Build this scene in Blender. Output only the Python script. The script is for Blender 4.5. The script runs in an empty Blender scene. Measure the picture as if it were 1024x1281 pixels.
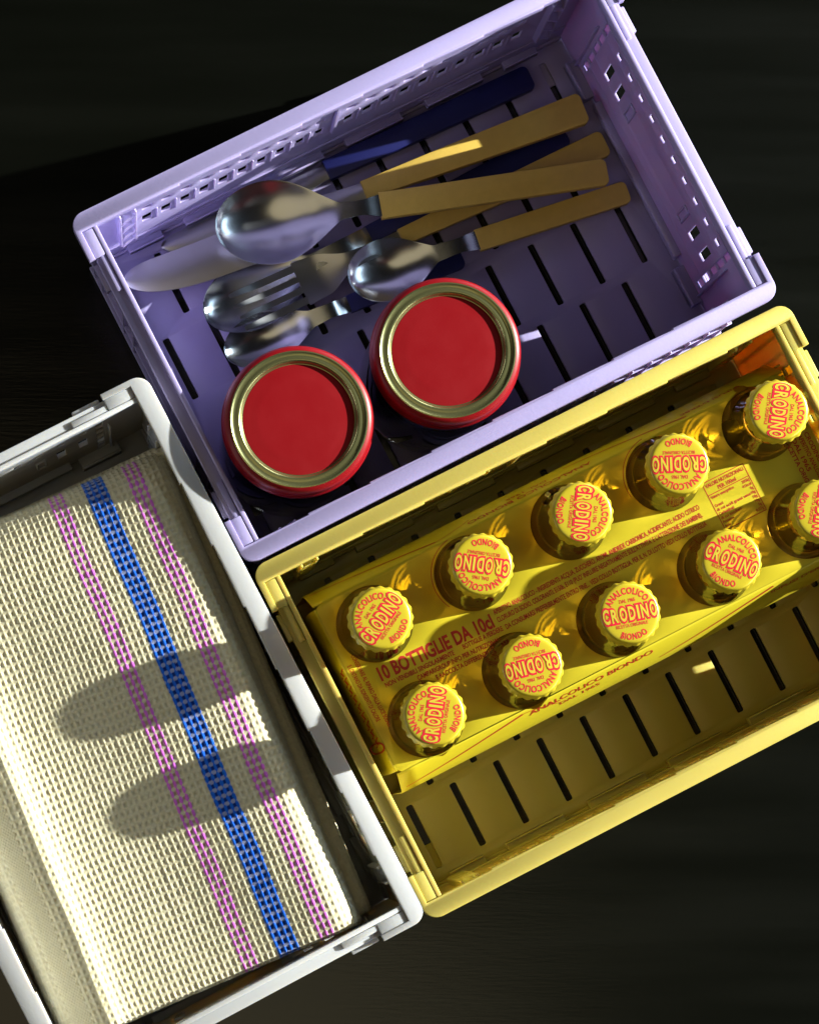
import bpy, bmesh, math, random
import numpy as np
from mathutils import Matrix, Vector

random.seed(7)
rng = np.random.default_rng(7)
CM = 0.01
scene = bpy.context.scene
col = scene.collection

# ------------------------------------------------------------------ camera
cam_d = bpy.data.cameras.new("camera")
cam = bpy.data.objects.new("camera", cam_d)
col.objects.link(cam)
cam_d.sensor_fit = 'VERTICAL'
cam_d.sensor_height = 24.0
cam_d.lens = 3748.29 / 1281.0 * 24.0
cam_d.clip_start = 0.05
cam_d.clip_end = 100.0
CX, CY, CH = -8.1016, -12.4983, 139.9337
TX, TY = 0.1028, -0.0833
cam.matrix_world = (Matrix.Translation((CX * CM, CY * CM, CH * CM))
                    @ Matrix.Rotation(TY, 4, 'Y') @ Matrix.Rotation(TX, 4, 'X'))
scene.camera = cam

# ------------------------------------------------------------------ light
world = bpy.data.worlds.new("World")
scene.world = world
world.use_nodes = True
bg = world.node_tree.nodes["Background"]
bg.inputs[0].default_value = (1.0, 0.88, 0.74, 1)
bg.inputs[1].default_value = 0.006

def lamp(name, kind, az, el, dist, power, color, target=(2, -2, 8)):
    d = bpy.data.lights.new(name, kind)
    d.energy = power
    d.color = color
    o = bpy.data.objects.new(name, d)
    col.objects.link(o)
    a, e = math.radians(az), math.radians(el)
    v = Vector((math.cos(a) * math.cos(e), math.sin(a) * math.cos(e), math.sin(e)))
    t = Vector(target) * CM
    o.location = t + v * dist
    o.rotation_euler = (-v).to_track_quat('-Z', 'Y').to_euler()
    return o

KEY_AZ, KEY_EL = 17.5, 18.5
key = lamp("key_lamp", 'SPOT', KEY_AZ, KEY_EL, 7.0, 8700, (0.99, 1.0, 0.91))
key.data.spot_size = math.radians(12)
key.data.spot_blend = 0.2
key.data.shadow_soft_size = 0.034
key.data.cycles.is_caustics_light = True
# window panes: high pair for spoon reflections; low rows and left pair are added fill
for az, el, pw in [(a, e, 8.3) for a in (-30, 0, 30, 62) for e in (6, 14)] + [(8, 33, 4.2), (30, 33, 4.2), (150, 13, 5.0), (195, 25, 5.0)]:
    w = lamp("window_and_fill_lamp", 'AREA', az, el, 2.4, pw, (0.90, 0.95, 1.0) if el < 30 else (0.62, 0.82, 1.0))
    w.data.shape = 'RECTANGLE'
    w.data.size = 0.80
    w.data.size_y = 0.40
# dim warm overhead fill, added for table sheen and shaded interiors
w = lamp("overhead_fill_lamp", 'AREA', 232, 70, 3.0, 6.8, (1.0, 0.82, 0.48))
w.data.shape = 'DISK'
w.data.size = 2.3

scene.view_settings.view_transform = 'Standard'
scene.view_settings.look = 'None'
scene.view_settings.exposure = 0.0
scene.view_settings.gamma = 1.0
scene.view_settings.use_curve_mapping = False
scene.render.engine = 'CYCLES'
cy = scene.cycles
cy.use_denoising = True
cy.max_bounces = 14
cy.diffuse_bounces = 7
cy.glossy_bounces = 6
cy.transmission_bounces = 12
cy.sample_clamp_indirect = 6.0
cy.caustics_reflective = True
cy.caustics_refractive = True
cy.blur_glossy = 0.6

# ------------------------------------------------------------------ materials
def mat(name, color, rough=0.5, metal=0.0, spec=0.5, noise=0.0, nscale=40.0, bump=0.0, bscale=300.0,
        trans=0.0, ior=1.5, coat=0.0, sss=0.0, srad=(1, 0.7, 0.5), sscale=0.0028, stretch=None, rvar=0.0):
    m = bpy.data.materials.new(name)
    m.use_nodes = True
    nt = m.node_tree
    b = nt.nodes["Principled BSDF"]
    b.inputs["Base Color"].default_value = (*color, 1)
    b.inputs["Roughness"].default_value = rough
    b.inputs["Metallic"].default_value = metal
    b.inputs["Specular IOR Level"].default_value = spec
    b.inputs["IOR"].default_value = ior
    b.inputs["Transmission Weight"].default_value = trans
    b.inputs["Coat Weight"].default_value = coat
    if sss:
        b.inputs["Subsurface Weight"].default_value = sss
        b.inputs["Subsurface Radius"].default_value = srad
        b.inputs["Subsurface Scale"].default_value = sscale
    tc = nt.nodes.new("ShaderNodeTexCoord")
    src = tc.outputs["Object"]
    if stretch:
        mp = nt.nodes.new("ShaderNodeMapping")
        mp.inputs["Scale"].default_value = stretch
        nt.links.new(src, mp.inputs["Vector"])
        src = mp.outputs["Vector"]
    if noise or rvar:
        n = nt.nodes.new("ShaderNodeTexNoise")
        n.inputs["Scale"].default_value = nscale
        n.inputs["Detail"].default_value = 5
        nt.links.new(src, n.inputs["Vector"])
        if noise:
            mr = nt.nodes.new("ShaderNodeMapRange")
            mr.inputs[3].default_value = 1 - noise
            mr.inputs[4].default_value = 1 + noise
            nt.links.new(n.outputs["Fac"], mr.inputs[0])
            mx = nt.nodes.new("ShaderNodeVectorMath")
            mx.operation = 'SCALE'
            mx.inputs[0].default_value = color
            nt.links.new(mr.outputs[0], mx.inputs["Scale"])
            nt.links.new(mx.outputs[0], b.inputs["Base Color"])
        if rvar:
            mr = nt.nodes.new("ShaderNodeMapRange")
            mr.inputs[3].default_value = max(0.02, rough - rvar)
            mr.inputs[4].default_value = rough + rvar
            nt.links.new(n.outputs["Fac"], mr.inputs[0])
            nt.links.new(mr.outputs[0], b.inputs["Roughness"])
    if bump:
        n2 = nt.nodes.new("ShaderNodeTexNoise")
        n2.inputs["Scale"].default_value = bscale
        n2.inputs["Detail"].default_value = 4
        nt.links.new(src, n2.inputs["Vector"])
        bp = nt.nodes.new("ShaderNodeBump")
        bp.inputs["Strength"].default_value = bump
        bp.inputs["Distance"].default_value = 0.0004
        nt.links.new(n2.outputs["Fac"], bp.inputs["Height"])
        nt.links.new(bp.outputs[0], b.inputs["Normal"])
    return m

M = {}
M['lav'] = mat("lavender_plastic", (0.355, 0.315, 0.56), 0.31, noise=0.07, nscale=30, bump=0.12, bscale=900, rvar=0.08, sss=0.3, srad=(1, 0.65, 0.6))
M['yel'] = mat("yellow_plastic", (0.53, 0.435, 0.105), 0.31, noise=0.07, nscale=30, bump=0.12, bscale=900, rvar=0.08, sss=0.45, srad=(1, 0.58, 0.16), sscale=0.004)
M['whi'] = mat("white_plastic", (0.44, 0.445, 0.455), 0.31, noise=0.06, nscale=30, bump=0.12, bscale=900, rvar=0.08, sss=0.65, srad=(1, 0.75, 0.42), sscale=0.004)
M['table'] = mat("dark_table", (0.0020, 0.0024, 0.0015), 0.20, spec=0.7, noise=0.35, nscale=9, stretch=(0.5, 5, 1), bump=0.12, bscale=160, rvar=0.08)
M['steel'] = mat("brushed_steel", (0.50, 0.51, 0.53), 0.30, metal=1.0, rvar=0.04, nscale=260, stretch=(0.1, 3, 1))
M['polish'] = mat("polished_steel", (0.62, 0.65, 0.69), 0.21, metal=1.0, rvar=0.02, nscale=200)
M['tan'] = mat("mustard_handle", (0.66, 0.45, 0.085), 0.42, noise=0.10, nscale=220, bump=0.10, bscale=700)
M['navy'] = mat("blue_handle", (0.0015, 0.005, 0.10), 0.5, noise=0.08, nscale=100)
M['red'] = mat("red_lacquer", (0.205, 0.002, 0.005), 0.40, spec=0.3, rvar=0.08, noise=0.06, nscale=90, bump=0.04, bscale=1200)
M['gold'] = mat("gold_lacquer", (0.34, 0.34, 0.15), 0.26, metal=0.88, bump=0.05, bscale=700)
M['jarglass'] = mat("jar_glass", (0.92, 0.95, 0.93), 0.02, trans=1.0, ior=1.5)
M['jam'] = mat("dark_preserve", (0.020, 0.006, 0.004), 0.3, noise=0.4, nscale=80)
M['bottle'] = mat("amber_drink_glass", (0.92, 0.54, 0.12), 0.015, trans=1.0, ior=1.45)
M['cap'] = mat("yellow_cap_enamel", (0.47, 0.37, 0.020), 0.30, coat=0.2, bump=0.03, bscale=900)
M['capin'] = mat("cap_liner", (0.03, 0.03, 0.03), 0.6)
M['capred'] = mat("red_cap_print", (0.62, 0.012, 0.035), 0.35)
M['capyel'] = mat("pale_cap_print", (0.53, 0.43, 0.035), 0.35)
M['carton'] = mat("yellow_carton", (0.54, 0.45, 0.018), 0.40, noise=0.04, nscale=60, bump=0.10, bscale=240)
M['ink'] = mat("red_carton_print", (0.42, 0.02, 0.012), 0.45)

# ------------------------------------------------------------------ object helpers
def link(o, parent=None):
    col.objects.link(o)
    if parent is not None:
        o.parent = parent
    return o

def thing(name, label, cat, x=0, y=0, z=0, rz=0, group=None):
    o = bpy.data.objects.new(name, None)
    o.empty_display_size = 0.02
    o.location = (x * CM, y * CM, z * CM)
    o.rotation_euler = (0, 0, rz)
    link(o)
    o["label"] = label
    o["category"] = cat
    if group:
        o["group"] = group
    return o

def finish(me, smooth=35):
    if smooth:
        me.polygons.foreach_set("use_smooth", [True] * len(me.polygons))
        me.set_sharp_from_angle(angle=math.radians(smooth))
    me.update()

def mesh_obj(name, me, m, parent=None, loc=None, rz=None):
    o = bpy.data.objects.new(name, me)
    if m is not None and not me.materials:
        me.materials.append(m)
    if loc:
        o.location = tuple(c * CM for c in loc)
    if rz is not None:
        o.rotation_euler = (0, 0, rz)
    return link(o, parent)

def data_mesh(name, V, F, smooth=35):
    me = bpy.data.meshes.new(name)
    me.from_pydata([tuple(c * CM for c in v) for v in V], [], F)
    finish(me, smooth)
    return me

def boxes(name, specs, bev=0.05, seg=2):
    """several bevelled boxes (x0,x1,y0,y1,z0,z1) that form one moulded piece"""
    bm = bmesh.new()
    for s in specs:
        x0, x1, y0, y1, z0, z1 = s[:6]
        r = bmesh.ops.create_cube(bm, size=1.0)
        vs = r['verts']
        for v in vs:
            v.co = Vector(((x0 + x1) / 2 + v.co.x * (x1 - x0), (y0 + y1) / 2 + v.co.y * (y1 - y0), (z0 + z1) / 2 + v.co.z * (z1 - z0)))
        b = min(bev, 0.45 * min(x1 - x0, y1 - y0, z1 - z0))
        es = list({e for v in vs for e in v.link_edges})
        bmesh.ops.bevel(bm, geom=es, offset=b, segments=seg, profile=0.5, affect='EDGES')
    bmesh.ops.scale(bm, vec=(CM, CM, CM), verts=bm.verts)
    me = bpy.data.meshes.new(name)
    bm.to_mesh(me)
    bm.free()
    finish(me, 40)
    return me

def rrect(x0, x1, y0, y1, r, n=4):
    r = min(r, 0.499 * (x1 - x0), 0.499 * (y1 - y0))
    pts = []
    for cx, cy_, a0 in ((x1 - r, y0 + r, -90), (x1 - r, y1 - r, 0), (x0 + r, y1 - r, 90), (x0 + r, y0 + r, 180)):
        for k in range(n + 1):
            a = math.radians(a0 + 90 * k / n)
            pts.append((cx + r * math.cos(a), cy_ + r * math.sin(a)))
    return pts

def circle(x, y, r, n=48):
    return [(x + r * math.cos(2 * math.pi * k / n), y + r * math.sin(2 * math.pi * k / n)) for k in range(n)]

def panel(name, outer, holes, thick, bev=0.03, mtx=None):
    """flat moulded plate: outline and openings in XY (cm), extruded along Z with soft edges"""
    cu = bpy.data.curves.new(name, 'CURVE')
    cu.dimensions = '2D'
    cu.fill_mode = 'BOTH'
    cu.extrude = thick / 2 - bev
    cu.bevel_depth = bev
    cu.bevel_resolution = 1
    for pts in [outer] + [h[::-1] for h in holes]:
        sp = cu.splines.new('POLY')
        sp.points.add(len(pts) - 1)
        for p, q in zip(sp.points, pts):
            p.co = (q[0], q[1], 0, 1)
        sp.use_cyclic_u = True
    o = bpy.data.objects.new(name, cu)
    me = bpy.data.meshes.new_from_object(o)
    bpy.data.objects.remove(o)
    bpy.data.curves.remove(cu)
    me.name = name
    if mtx is not None:
        me.transform(mtx)
    me.transform(Matrix.Scale(CM, 4))
    bm = bmesh.new()
    bm.from_mesh(me)
    bmesh.ops.remove_doubles(bm, verts=bm.verts, dist=1e-7)
    bmesh.ops.recalc_face_normals(bm, faces=bm.faces)
    bm.to_mesh(me)
    bm.free()
    finish(me, 40)
    return me

def lathe(name, prof, n=64, smooth=35, fn=None):
    V, F = [], []
    rings = []
    for (r, z) in prof:
        if r < 1e-5:
            rings.append([len(V)])
            V.append((0, 0, z))
        else:
            ring = []
            for k in range(n):
                a = 2 * math.pi * k / n
                rr, zz = (r, z) if fn is None else fn(r, z, a)
                ring.append(len(V))
                V.append((rr * math.cos(a), rr * math.sin(a), zz))
            rings.append(ring)
    for A, B in zip(rings[:-1], rings[1:]):
        for k in range(n):
            k2 = (k + 1) % n
            if len(A) == 1 and len(B) == 1:
                continue
            if len(A) == 1:
                F.append((A[0], B[k2], B[k]))
            elif len(B) == 1:
                F.append((A[k], A[k2], B[0]))
            else:
                F.append((A[k], A[k2], B[k2], B[k]))
    me = data_mesh(name, V, F, smooth)
    bm = bmesh.new()
    bm.from_mesh(me)
    bmesh.ops.recalc_face_normals(bm, faces=bm.faces)
    bm.to_mesh(me)
    bm.free()
    finish(me, smooth)
    return me

_tcache = {}
def glyphs(s, w=None, h=1.0, bold=0.0, res=3, space=1.0):
    """letter outlines of a string fitted to width w, cap height h, centred in x, baseline at y=0"""
    key_ = (s, bold, res, space)
    if key_ not in _tcache:
        cu = bpy.data.curves.new("t", 'FONT')
        cu.body = s
        cu.size = 1.0
        cu.offset = bold
        cu.resolution_u = res
        cu.space_character = space
        cu.align_x = 'LEFT'
        o = bpy.data.objects.new("t", cu)
        me = bpy.data.meshes.new_from_object(o)
        V = np.array([tuple(v.co) for v in me.vertices])
        F = [tuple(p.vertices) for p in me.polygons]
        bpy.data.objects.remove(o)
        bpy.data.curves.remove(cu)
        bpy.data.meshes.remove(me)
        _tcache[key_] = (V, F)
    V, F = _tcache[key_]
    V = V.copy()[:, :2]
    cap = 0.69
    sc = h / cap
    mn, mx = V[:, 0].min(), V[:, 0].max()
    sx = (w / (mx - mn)) if w else sc
    V[:, 0] = (V[:, 0] - (mn + mx) / 2) * sx
    V[:, 1] = V[:, 1] * sc
    return V, F

class Print:
    """flat print: gathers strings and strokes into one thin mesh"""
    def __init__(self):
        self.V, self.F = [], []
    def add(self, V, F):
        b = len(self.V)
        self.V += [tuple(v) for v in V]
        self.F += [tuple(i + b for i in f) for f in F]
    def line(self, s, x, y, ang, w, h, z, bold=0.01, anchor='c'):
        V, F = glyphs(s, w, h, bold)
        if anchor == 'l':
            V[:, 0] += w / 2
        c, sn = math.cos(ang), math.sin(ang)
        self.add([(x + c * a - sn * b, y + sn * a + c * b, z) for a, b in V], F)
    def stroke(self, pts, wd, z):
        V, F = [], []
        for i, p in enumerate(pts):
            a = pts[max(0, i - 1)]
            b = pts[min(len(pts) - 1, i + 1)]
            dx, dy = b[0] - a[0], b[1] - a[1]
            l = math.hypot(dx, dy) or 1
            wv = wd[i] if isinstance(wd, (list, tuple)) else wd
            nx, ny = -dy / l * wv / 2, dx / l * wv / 2
            V += [(p[0] + nx, p[1] + ny, z), (p[0] - nx, p[1] - ny, z)]
        for i in range(len(pts) - 1):
            F.append((2 * i, 2 * i + 1, 2 * i + 3, 2 * i + 2))
        self.add(V, F)
    def mesh(self, name, f=None):
        V = self.V if f is None else [f(*v) for v in self.V]
        return data_mesh(name, V, self.F, 0)

# ------------------------------------------------------------------ table
me = bpy.data.meshes.new("table_surface")
me.from_pydata([(-1.2, -1.2, 0), (1.2, -1.2, 0), (1.2, 1.2, 0), (-1.2, 1.2, 0)], [], [(0, 1, 2, 3)])
tb = mesh_obj("table_surface", me, M['table'])
tb["kind"] = "structure"
tb["label"] = "dark satin table surface under the crates"

# ------------------------------------------------------------------ crates
L, W, H = 26.5, 17.0, 10.5
XZ = Matrix(((1, 0, 0, 0), (0, 0, -1, 0), (0, 1, 0, 0), (0, 0, 0, 1)))     # panel (x,y) -> (x,z), normal -y
YZ = Matrix(((0, 0, 1, 0), (1, 0, 0, 0), (0, 1, 0, 0), (0, 0, 0, 1)))      # panel (x,y) -> (y,z), normal +x

def crate_meshes():
    D = {}
    # slotted base
    holes = []
    for v0, v1, u0 in ((4.0, 7.2, -9.65), (0.15, 3.38, -11.15), (-3.62, -0.34, -9.65), (-7.25, -3.97, -11.05)):
        for k in range(10):
            u = u0 + 2.285 * k
            holes.append(rrect(u - 0.20, u + 0.20, v0, v1, 0.12, 3))
    D['floor'] = panel("crate_floor", rrect(-12.45, 12.45, -8.0, 8.0, 0.3), holes, 0.26, 0.03, Matrix.Translation((0, 0, 0.27)))
    D['foot'] = boxes("crate_foot", [(-0.9, 0.9, -0.9, 0.9, 0.0, 0.16)], 0.05)
    # long wall (built on +y side, inner face at y = 7.93)
    holes = []
    for k in range(10):
        for s in (-1, 1):
            u = -0.25 + s * (0.78 + 0.968 * k)
            holes.append(rrect(u - 0.27, u + 0.27, 5.15, 6.45, 0.07, 2))
            holes.append(rrect(u - 0.25, u + 0.25, 7.65, 8.25, 0.06, 2))
    for u in (-6.4, 6.4):
        holes.append(rrect(u - 1.9, u + 1.9, 1.55, 1.85, 0.1, 2))
    D['long_wall'] = panel("long_wall", rrect(-12.4, 12.4, 0.45, 9.8, 0.1), holes, 0.13, 0.03, Matrix.Translation((0, 8.0, 0)) @ XZ)
    ribs = [(-0.36, -0.16, 7.78, 7.97, 4.7, 9.6)]
    for s in (-1, 1):
        for k in range(9):
            u = -0.25 + s * (0.78 + 0.968 * (k + 0.5))
            ribs.append((u - 0.05, u + 0.05, 7.88, 7.97, 4.8, 6.8))
        ribs.append((s * 10.45 - 0.06, s * 10.45 + 0.06, 7.62, 7.97, 3.4, 9.75))
        ribs.append((s * 11.20 - 0.06, s * 11.20 + 0.06, 7.62, 7.97, 3.4, 9.75))
    for k in range(25):
        u = -12 + k
        ribs.append((u - 0.05, u + 0.05, 8.05, 8.30, 0.6, 4.6))
    ribs += [(-12.5, 12.5, 8.05, 8.28, 0.5, 0.72), (-12.5, 12.5, 8.05, 8.27, 3.3, 3.42)]
    D['long_rib'] = boxes("wall_rib", ribs, 0.03, 1)
    V, F = [], []
    for s in (-1, 1):                                       # sloping gusset fins between each pair of ribs
        for zt in (9.6, 7.9, 6.2, 4.7):
            b = len(V)
            x0, x1 = s * 10.5, s * 11.15
            V += [(x0, 7.95, zt), (x1, 7.95, zt - 0.3), (x1, 7.60, zt - 1.5), (x0, 7.60, zt - 0.5),
                  (x0, 7.95, zt - 0.12), (x1, 7.95, zt - 0.42), (x1, 7.60, zt - 1.62), (x0, 7.60, zt - 0.62)]
            F += [tuple(b + i for i in f) for f in ((0, 1, 2, 3), (7, 6, 5, 4), (0, 4, 5, 1), (1, 5, 6, 2), (2, 6, 7, 3), (3, 7, 4, 0))]
    h_ = len(V) // 2
    fh = len(F) // 2
    D['gusset'] = data_mesh("gusset_fin", V[:h_], F[:fh], 20)
    D['gusset2'] = data_mesh("gusset_fin", V[h_:], [tuple(i - h_ for i in f) for f in F[fh:]], 20)
    led = []
    for c in (-9.95, -6.4, -2.1, 2.1, 6.4, 9.95):
        w = 0.9 if abs(c) > 9 else 1.5
        led.append((c - w, c + w, 7.55, 7.97, 0.75, 1.25))
        led.append((c - w, c + w, 7.55, 7.63, 0.9, 1.45))
    led.append((-12.3, 12.3, 7.80, 7.97, 0.38, 0.75))
    led.append((-12.3, 12.3, 7.84, 7.97, 2.6, 2.75))
    D['long_ledge'] = boxes("hinge_ledge", led, 0.06)
    # long rim with its wrap-around corner hooks
    def arc(cx, cy_, r, a0, a1, n=8):
        return [(cx + r * math.cos(math.radians(a0 + (a1 - a0) * k / n)), cy_ + r * math.sin(math.radians(a0 + (a1 - a0) * k / n))) for k in range(n + 1)]
    hx, hy, r = L / 2, W / 2, 0.62
    pts = [(hx, 6.45)] + arc(hx - r, hy - r, r, 0, 90) + arc(-hx + r, hy - r, r, 90, 180) + [(-hx, 6.45), (-hx + 0.19, 6.45), (-hx + 0.19, 7.78)]
    saw = [(-12.3, 7.78)]
    x = -10.6
    while x < 10.5:
        saw += [(x, 7.78), (x + 2.3, 7.73), (x + 2.32, 7.80)]
        x += 3.02
    saw += [(12.3, 7.78)]
    pts += saw + [(hx - 0.19, 7.78), (hx - 0.19, 6.45)]
    D['long_rim'] = panel("long_rim", pts[::-1], [], 0.62, 0.045, Matrix.Translation((0, 0, H - 0.31)))
    # short wall (built on +x side, inner face x = 12.33)
    holes = []
    for k in range(10):
        v = 4.50 - 1.055 * k
        holes.append(rrect(v - 0.2, v + 0.2, 8.15, 8.85, 0.06, 2))
    for v in (4.52, 3.48, -3.88, -4.96):
        holes.append(rrect(v - 0.24, v + 0.24, 4.45, 6.65, 0.07, 2))
    for s in (-1, 1):
        for k in range(5):
            z0 = 1.4 + 1.65 * k
            holes.append(rrect(s * 5.82 - 0.2, s * 5.82 + 0.2, z0, z0 + 1.45, 0.05, 2))
    for k in range(9):
        v = 5.2 - 1.3 * k
        holes.append(rrect(v - 0.58, v + 0.58, 9.42, 9.62, 0.05, 2))
    D['short_wall'] = panel("short_wall", rrect(-7.9, 7.9, 0.45, 9.8, 0.1), holes, 0.13, 0.03, Matrix.Translation((12.40, 0, 0)) @ YZ)
    ribs = []
    for v in (2.42, -2.88):
        ribs += [(12.25, 12.36, v - 0.26, v - 0.16, 4.5, 6.6), (12.25, 12.36, v + 0.16, v + 0.26, 4.5, 6.6), (12.25, 12.36, v - 0.26, v + 0.26, 4.45, 4.6), (12.25, 12.36, v - 0.26, v + 0.26, 6.5, 6.65)]
    for v in (7.4, 6.6, 4.0, 2.9, -3.4, -4.42, -6.6, -7.4):
        ribs.append((12.45, 12.78, v - 0.05, v + 0.05, 0.6, 9.6))
    ribs += [(12.45, 12.78, -7.8, 7.8, 2.6, 2.72), (12.45, 12.82, -7.9, 7.9, 0.5, 0.75), (12.50, 12.60, -6.2, 6.2, 9.36, 9.70)]  # last box: plate added to stop light through the top slits
    ribs += [(12.50, 12.58, s * 5.82 - 0.3, s * 5.82 + 0.3, 1.3 if s > 0 else 3.5, 9.5) for s in (-1, 1)]  # plates added behind the end slots to block light, one gap left
    ribs += [(12.50, 12.58, -6.12, -5.52, 1.3, 3.0)]  # lower light-blocking plate, below the gap
    ribs += [(12.1, 12.36, s * 6.25 - 0.05, s * 6.25 + 0.05, 1.2, 8.0) for s in (-1, 1)]
    D['short_rib_backing'] = boxes("wall_rib", ribs, 0.035, 1)
    D['short_ledge'] = boxes("hinge_ledge", [(11.95, 12.36, -4.15, 4.15, 1.2, 1.7), (12.1, 12.36, -4.15, 4.15, 0.4, 1.25),
                                            (11.75, 12.36, 4.55, 6.55, 0.42, 1.05), (11.75, 12.36, -6.55, -4.55, 0.42, 1.05),
                                            (11.75, 11.88, 4.55, 6.55, 0.42, 1.3), (11.75, 11.88, -6.55, -4.55, 0.42, 1.3)], 0.09)
    # short rim: flat bar, raised inner lip, stepped latch at both ends
    rim = [(12.30, 13.02, -7.74, 7.74, 9.72, 10.22), (12.28, 12.50, -7.755, 7.755, 9.70, 10.42)]
    lat = []
    for s in (-1, 1):
        a = lambda p, q: (p, q) if s > 0 else (-q, -p)
        y0, y1 = a(6.42, 7.73)
        lat.append((12.51, 13.03, y0, y1, 9.8, 10.41))
        y0, y1 = a(4.70, 6.60)
        lat.append((12.52, 12.80, y0, y1, 9.8, 10.36))
        y0, y1 = a(4.95, 6.25)
        lat.append((12.7, 13.22, y0, y1, 9.45, 10.02))
    D['short_rim'] = boxes("short_rim", rim, 0.05)
    D['latch'] = boxes("latch", lat[:3], 0.06)
    D['latch2'] = boxes("latch", lat[3:], 0.06)
    return D

CR = crate_meshes()
FLIP = Matrix.Rotation(math.pi, 4, 'Z')

def make_crate(name, label, m, x, y, rz):
    t = thing(name, label, "crate", x, y, 0, rz, "small folding plastic crates on the table")
    meshes = {k: v.copy() for k, v in CR.items()}
    def part(nm, key_, parent, flip=False):
        o = mesh_obj(nm, meshes[key_], m, parent)
        if flip:
            o.rotation_euler = (0, 0, math.pi)
        return o
    f = part("floor", 'floor', t)
    for sx in (-1, 1):
        for sy in (-1, 1):
            o = part("foot", 'foot', f)
            o.location = (sx * 11.3 * CM, sy * 6.9 * CM, 0)
    for fl in (False, True):
        w = part("long_wall", 'long_wall', t, fl)
        part("wall_rib", 'long_rib', w)
        part("gusset_fin", 'gusset', w)
        part("gusset_fin", 'gusset2', w)
        part("hinge_ledge", 'long_ledge', w)
        w = part("short_wall", 'short_wall', t, fl)
        part("wall_rib", 'short_rib_backing', w)
        part("hinge_ledge", 'short_ledge', w)
        part("long_rim", 'long_rim', t, fl)
        w = part("short_rim", 'short_rim', t, fl)
        part("latch", 'latch', w)
        part("latch", 'latch2', w)
    return t

LAV = (3.4974, 12.1867, 0.4793)
YEL = (11.5284, -3.1943, 0.4720)
WHI = (-10.2291, -8.8388, 0.4841)
make_crate("storage_crate", "lavender plastic folding crate holding cutlery and two red-lidded jars", M['lav'], *LAV)
make_crate("storage_crate", "yellow plastic folding crate holding a carton of small bottles", M['yel'], *YEL)
make_crate("storage_crate", "off-white plastic folding crate holding a striped waffle towel", M['whi'], WHI[0], WHI[1], WHI[2] + math.pi / 2)

def place(fr, u, v):
    x, y, a = fr
    return (x + u * math.cos(a) - v * math.sin(a), y + u * math.sin(a) + v * math.cos(a))

# ------------------------------------------------------------------ jars
FL = 0.41
prof_glass = [(0.0, 0.0), (2.7, 0.0), (3.05, 0.12), (3.22, 0.45), (3.25, 1.2), (3.25, 8.2), (3.2, 8.8), (3.0, 9.3), (2.93, 9.6), (2.93, 10.6), (2.7, 10.65),
              (2.7, 9.55), (2.8, 9.2), (3.0, 8.6), (3.03, 8.2), (3.03, 0.9), (2.9, 0.45), (2.6, 0.35), (0.0, 0.35)]
prof_fill = [(0.0, 0.37), (2.58, 0.37), (2.87, 0.47), (3.0, 0.9), (3.0, 8.2), (2.95, 8.6), (2.75, 9.2), (2.66, 9.5), (0.0, 9.5)]
ja, jf = lathe("jar_glass", prof_glass, 64), lathe("jar_filling", prof_fill, 48)
lid_skirt = lathe("lid_skirt", [(3.16, 9.78), (3.29, 9.74), (3.34, 9.82), (3.33, 9.95), (3.27, 10.03), (3.26, 10.6), (3.22, 10.80), (3.12, 10.93), (3.0, 10.975), (2.99, 10.93), (3.1, 10.7), (3.12, 9.9), (3.16, 9.78)], 96)
lid_ring = lathe("lid_ring", [(3.005, 10.96), (2.985, 10.985), (2.94, 10.995), (2.88, 10.96), (2.80, 10.93), (2.72, 10.94), (2.63, 10.965), (2.575, 10.95), (2.53, 10.90), (2.49, 10.82), (2.45, 10.775), (2.40, 10.765), (2.40, 10.72), (2.9, 10.8), (3.005, 10.9), (3.005, 10.96)], 96)
lid_disc = lathe("lid_panel", [(0.0, 10.81), (1.70, 10.808), (1.85, 10.803), (2.0, 10.795), (2.15, 10.788), (2.3, 10.783), (2.42, 10.775), (2.44, 10.70), (0.0, 10.70)], 96)
for (u, v), lab in (((-8.42, -3.93), "glass jar with red and gold lid, beside crate's short wall"),
                    ((-1.26, -4.16), "glass jar with red and gold lid, touching the small spoon's bowl")):
    x, y = place(LAV, u, v)
    t = thing("jar", lab, "jar", x, y, FL, random.uniform(0, 6), "red-lidded jars in the lavender crate")
    g = mesh_obj("jar_glass", ja, M['jarglass'], t)
    mesh_obj("filling", jf, M['jam'], t)
    l = mesh_obj("lid", lid_skirt, M['red'], t)
    mesh_obj("lid_ring", lid_ring, M['gold'], l)
    mesh_obj("lid_panel", lid_disc, M['red'], l)

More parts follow.
